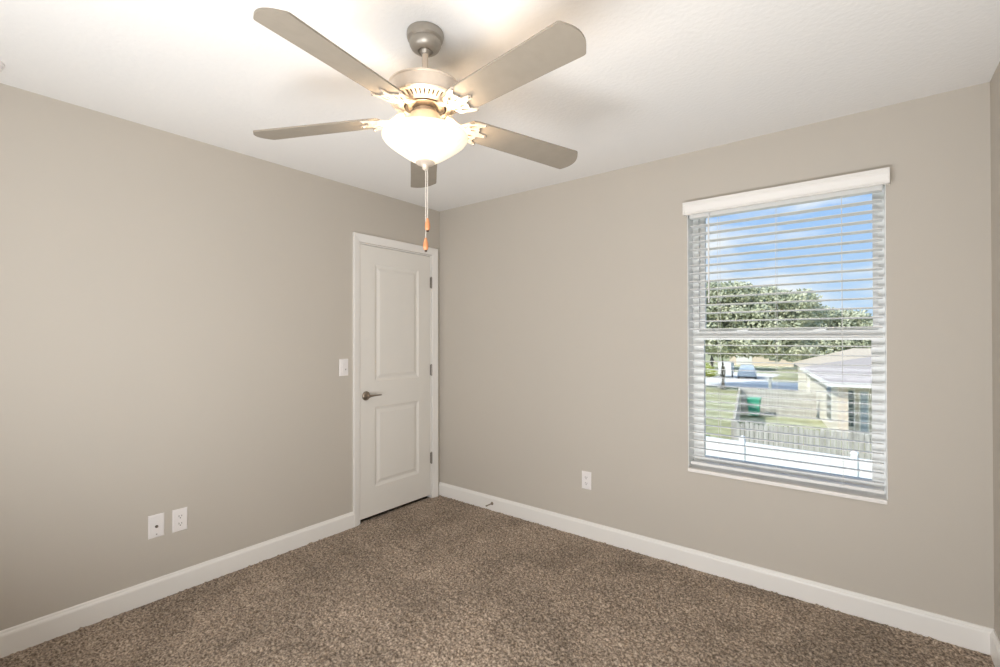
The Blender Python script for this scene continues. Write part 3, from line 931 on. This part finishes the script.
bx(bm, (-ringf, -ringf, EZ-0.18), (LX+ringf, 0.0, EZ+0.02)); bx(bm, (-ringf, 0, EZ-0.18), (0.0, LY, EZ+0.02)); bx(bm, (0, 0, EZ-0.1), (LX, LY, EZ-0.02))
obj('fascia', bm, FASC, rf)
# wing beyond with a lighter roof
wg = bmesh.new(); bx(wg, (0.3, LY-0.3, -0.2), (9.5, LY+5.0, EZ-0.1)); obj('rear_wing', wg, STUC, hs)
bm = bmesh.new(); roof(bm, -0.1, LY-1.2, 10, LY+5.5, EZ+0.02, 0.36); obj('rear_roof', bm, SHING2, hs)
# narrow dark windows on the left wall near the corner and in the porch, and a pale porch window
def hwin(a, b, gm, mull):
    bm = bmesh.new(); bx(bm, a, b); w_ = obj('window', bm, FASC, hs)
    ax = 0 if abs(a[0]-b[0]) < abs(a[1]-b[1]) else 1
    z0, z1 = min(a[2], b[2]), max(a[2], b[2]); k = mull
    bm = bmesh.new()
    for i in range(k):
        za = z0+0.06+(z1-z0-0.06)*i/k; zb = z0+(z1-z0-0.06)*(i+1)/k
        if ax == 0: bx(bm, (a[0]-0.02, a[1]+0.06, za), (a[0]-0.005, b[1]-0.06, zb))
        else: bx(bm, (a[0]+0.06, a[1]-0.02, za), (b[0]-0.06, a[1]-0.005, zb))
    obj('pane', bm, gm, w_)
hwin((0.44, 2.6, 0.45), (0.60, 4.0, 2.2), DGLASS, 4)
hwin((0.86, 1.49, 0.45), (1.19, 1.65, 2.2), DGLASS, 4)
hwin((1.32, 1.49, 0.2), (1.70, 1.65, 2.15), LGLASS, 1)
obj('downspout', box((0.33, LY-0.9, 0), (0.45, LY-0.75, EZ-0.15)), FASC, hs)

# far house across the road
fh = thing('house', 'distant tan roofed house across the road, half hidden by trees', 'house', (-10.6, 82, G), R(4))
obj('wall', box((-4.5, 0, -0.1), (4.5, 8, 2.7)), STUC2, fh)
bm = bmesh.new(); roof(bm, -5, -0.5, 5, 8.5, 2.7, 0.3); obj('roof', bm, SHING2, fh)
bm = bmesh.new(); bx(bm, (-3.5, -0.05, 0.1), (-1.2, 0.05, 2.1)); obj('garage_door', bm, FASC, fh)
bm = bmesh.new(); bx(bm, (1.2, -0.05, 0.9), (2.6, 0.05, 2.0)); obj('window', bm, DGLASS, fh)

# wooden fences
def fence(name, label, p0, p1, h, mate, cat='fence', post=2.4, seed=1):
    p0, p1 = Vector(p0), Vector(p1)
    d = p1-p0; L = d.length
    t = thing(name, label, cat, (p0.x, p0.y, G), math.atan2(d.y, d.x))
    r_ = random.Random(seed)
    bm = bmesh.new(); x = 0.0
    while x < L-0.05:
        hh = h-r_.uniform(0, 0.05)
        w_ = 0.135
        x1 = min(x+w_, L)
        vs = bx(bm, (x, -0.01, 0.03), (x1, 0.01, hh-0.04))
        # dog-eared top
        A_ = [bm.verts.new(q) for q in ((x, -0.01, hh-0.04), (x+0.03, -0.01, hh), (x1-0.03, -0.01, hh), (x1, -0.01, hh-0.04))]
        B_ = [bm.verts.new((v.co.x, 0.01, v.co.z)) for v in A_]
        bm.faces.new(A_); bm.faces.new(B_[::-1])
        for i in range(3): bm.faces.new((A_[i], A_[i+1], B_[i+1], B_[i]))
        x += 0.148
    obj('picket_panel', bm, mate, t)
    for z in (0.25, h*0.5, h-0.25):
        obj('rail', box((0, 0.01, z-0.045), (L, 0.05, z+0.045)), mate, t)
    k = max(1, round(L/post))
    for i in range(k+1):
        xx = L*i/k
        obj('post', box((xx-0.05, 0.012, -0.1), (xx+0.05, 0.11, h+0.02)), mate, t)
    return t
fence('wooden_fence', 'weathered grey wooden fence, the nearer one just beyond the white fence', (-0.87, 15.8), (9.5, 16.5), 1.55, WOOD, seed=2)
fence('wooden_fence', 'weathered grey wooden fence running away from the nearer fence corner to the green bin', (-0.95, 16.0), (-3.2, 28.6), 1.52, WOOD, seed=3)
fence('wooden_fence', 'weathered grey wooden fence behind the green bin, ending at the beige house', (-3.15, 28.75), (0.55, 28.9), 1.52, WOOD, seed=4)

# white vinyl fence just outside
def vinyl(p0, p1, h):
    p0, p1 = Vector(p0), Vector(p1); d = p1-p0; L = d.length
    t = thing('vinyl_fence', 'white vinyl privacy fence with square post caps below the window', 'fence', (p0.x, p0.y, G), math.atan2(d.y, d.x))
    bm = bmesh.new()
    x = 0
    while x < L:
        bx(bm, (x+0.002, -0.018, 0.1), (min(L, x+0.148), 0.018, h-0.06)); x += 0.15
    obj('panel', bm, WVIN, t)
    for z in (0.09, h-0.05): obj('rail', box((0, -0.028, z-0.07), (L, 0.028, z+0.05), 0.004), WVIN, t)
    x = 0.55
    while x < L+0.1:
        ps = obj('post', box((x-0.064, -0.064, -0.1), (x+0.064, 0.064, h+0.09)), WVIN, t)
        bm = bmesh.new()
        bx(bm, (x-0.075, -0.075, h+0.09), (x+0.075, 0.075, h+0.12))
        b4 = [bm.verts.new((x+sx*0.07, sy*0.07, h+0.12)) for sx, sy in ((-1, -1), (1, -1), (1, 1), (-1, 1))]
        tp = bm.verts.new((x, 0, h+0.17))
        for i in range(4): bm.faces.new((b4[i], b4[(i+1) % 4], tp))
        obj('post_cap', bm, WVIN, ps)
        x += 2.42
    return t
vinyl((-5.1, 11.7), (8.5, 10.05), 1.80)

# green wheelie bin by the far fence
bn = thing('wheelie_bin', 'green wheeled rubbish bin standing against the far wooden fence', 'rubbish bin', (-2.28, 27.6, G))
bm = bmesh.new()
lo = [bm.verts.new(p) for p in ((-0.23, -0.25, 0.08), (0.23, -0.25, 0.08), (0.23, 0.22, 0.08), (-0.23, 0.22, 0.08))]
hi = [bm.verts.new(p) for p in ((-0.31, -0.36, 1.02), (0.31, -0.36, 1.02), (0.31, 0.34, 1.02), (-0.31, 0.34, 1.02))]
for i in range(4): bm.faces.new((lo[i], lo[(i+1) % 4], hi[(i+1) % 4], hi[i]))
bm.faces.new(lo[::-1]); bm.faces.new(hi)
obj('bin_body', bm, BIN, bn)
obj('bin_lid', box((-0.33, -0.39, 1.02), (0.33, 0.38, 1.09), 0.02), BIN, bn)
for s in (-1, 1):
    bm = bmesh.new(); tube(bm, [(s*0.25, 0.24, 0.11), (s*0.31, 0.24, 0.11)], 0.11, 16); obj('wheel', bm, TYRE, bn)

# parked car and a white post and box trailer beyond the lawn
car = thing('car', 'small blue grey car parked beyond the lawn beside the white trailer', 'car', (-7.7, 55.5, G+0.035), R(99))
bm = bmesh.new()
sect = [(-2.2, 0.35, 0.80), (-2.1, 0.28, 0.95), (-1.2, 0.25, 1.02), (1.3, 0.25, 1.0), (2.1, 0.28, 0.88), (2.25, 0.35, 0.70)]
prev = None
for x, z0, z1 in sect:
    rg = [bm.verts.new(p) for p in ((x, -0.86, z0), (x, 0.86, z0), (x, 0.88, (z0+z1)/2), (x, 0.80, z1), (x, -0.80, z1), (x, -0.88, (z0+z1)/2))]
    if prev:
        for i in range(6): bm.faces.new((prev[i], prev[(i+1) % 6], rg[(i+1) % 6], rg[i]))
    else: bm.faces.new(rg[::-1])
    prev = rg
bm.faces.new(prev)
obj('car_body', bm, CARP, car)
bm = bmesh.new()
lo = [bm.verts.new(p) for p in ((-1.5, -0.76, 0.98), (1.0, -0.76, 0.98), (1.0, 0.76, 0.98), (-1.5, 0.76, 0.98))]
hi = [bm.verts.new(p) for p in ((-0.95, -0.62, 1.45), (0.35, -0.62, 1.45), (0.35, 0.62, 1.45), (-0.95, 0.62, 1.45))]
for i in range(4): bm.faces.new((lo[i], lo[(i+1) % 4], hi[(i+1) % 4], hi[i]))
bm.faces.new(hi); bm.faces.new(lo[::-1])
obj('car_windows', bm, LGLASS, car)
obj('car_roof', box((-0.95, -0.62, 1.45), (0.35, 0.62, 1.48)), CARP, car)
for x in (-1.4, 1.4):
    for s in (-1, 1):
        bm = bmesh.new(); tube(bm, [(x, s*0.70, 0.31), (x, s*0.90, 0.31)], 0.31, 20); obj('wheel', bm, TYRE, car)
tr = thing('box_trailer', 'white box trailer parked beyond the lawn left of the car', 'trailer', (-9.75, 54.8, G+0.035), R(5))
obj('trailer_box', box((-0.65, -0.9, 0.45), (0.65, 1.6, 1.75), 0.03), FASC, tr)
for s in (-1, 1):
    bm = bmesh.new(); tube(bm, [(s*0.55, 0.4, 0.28), (s*0.655, 0.4, 0.28)], 0.28, 18); obj('wheel', bm, TYRE, tr)
obj('tow_bar', box((-0.06, -1.9, 0.42), (0.06, -0.9, 0.50)), TYRE, tr)
pt = thing('marker_post', 'short white post beyond the far wooden fence', 'post', (-3.6, 42.5, G))
obj('post_shaft', box((-0.11, -0.11, -0.1), (0.11, 0.11, 1.15)), WVIN, pt)
bm = bmesh.new(); b4 = [bm.verts.new((sx*0.15, sy*0.15, 1.15)) for sx, sy in ((-1, -1), (1, -1), (1, 1), (-1, 1))]; tp = bm.verts.new((0, 0, 1.3))
for i in range(4): bm.faces.new((b4[i], b4[(i+1) % 4], tp))
bm.faces.new(b4[::-1]); obj('post_cap', bm, WVIN, pt)
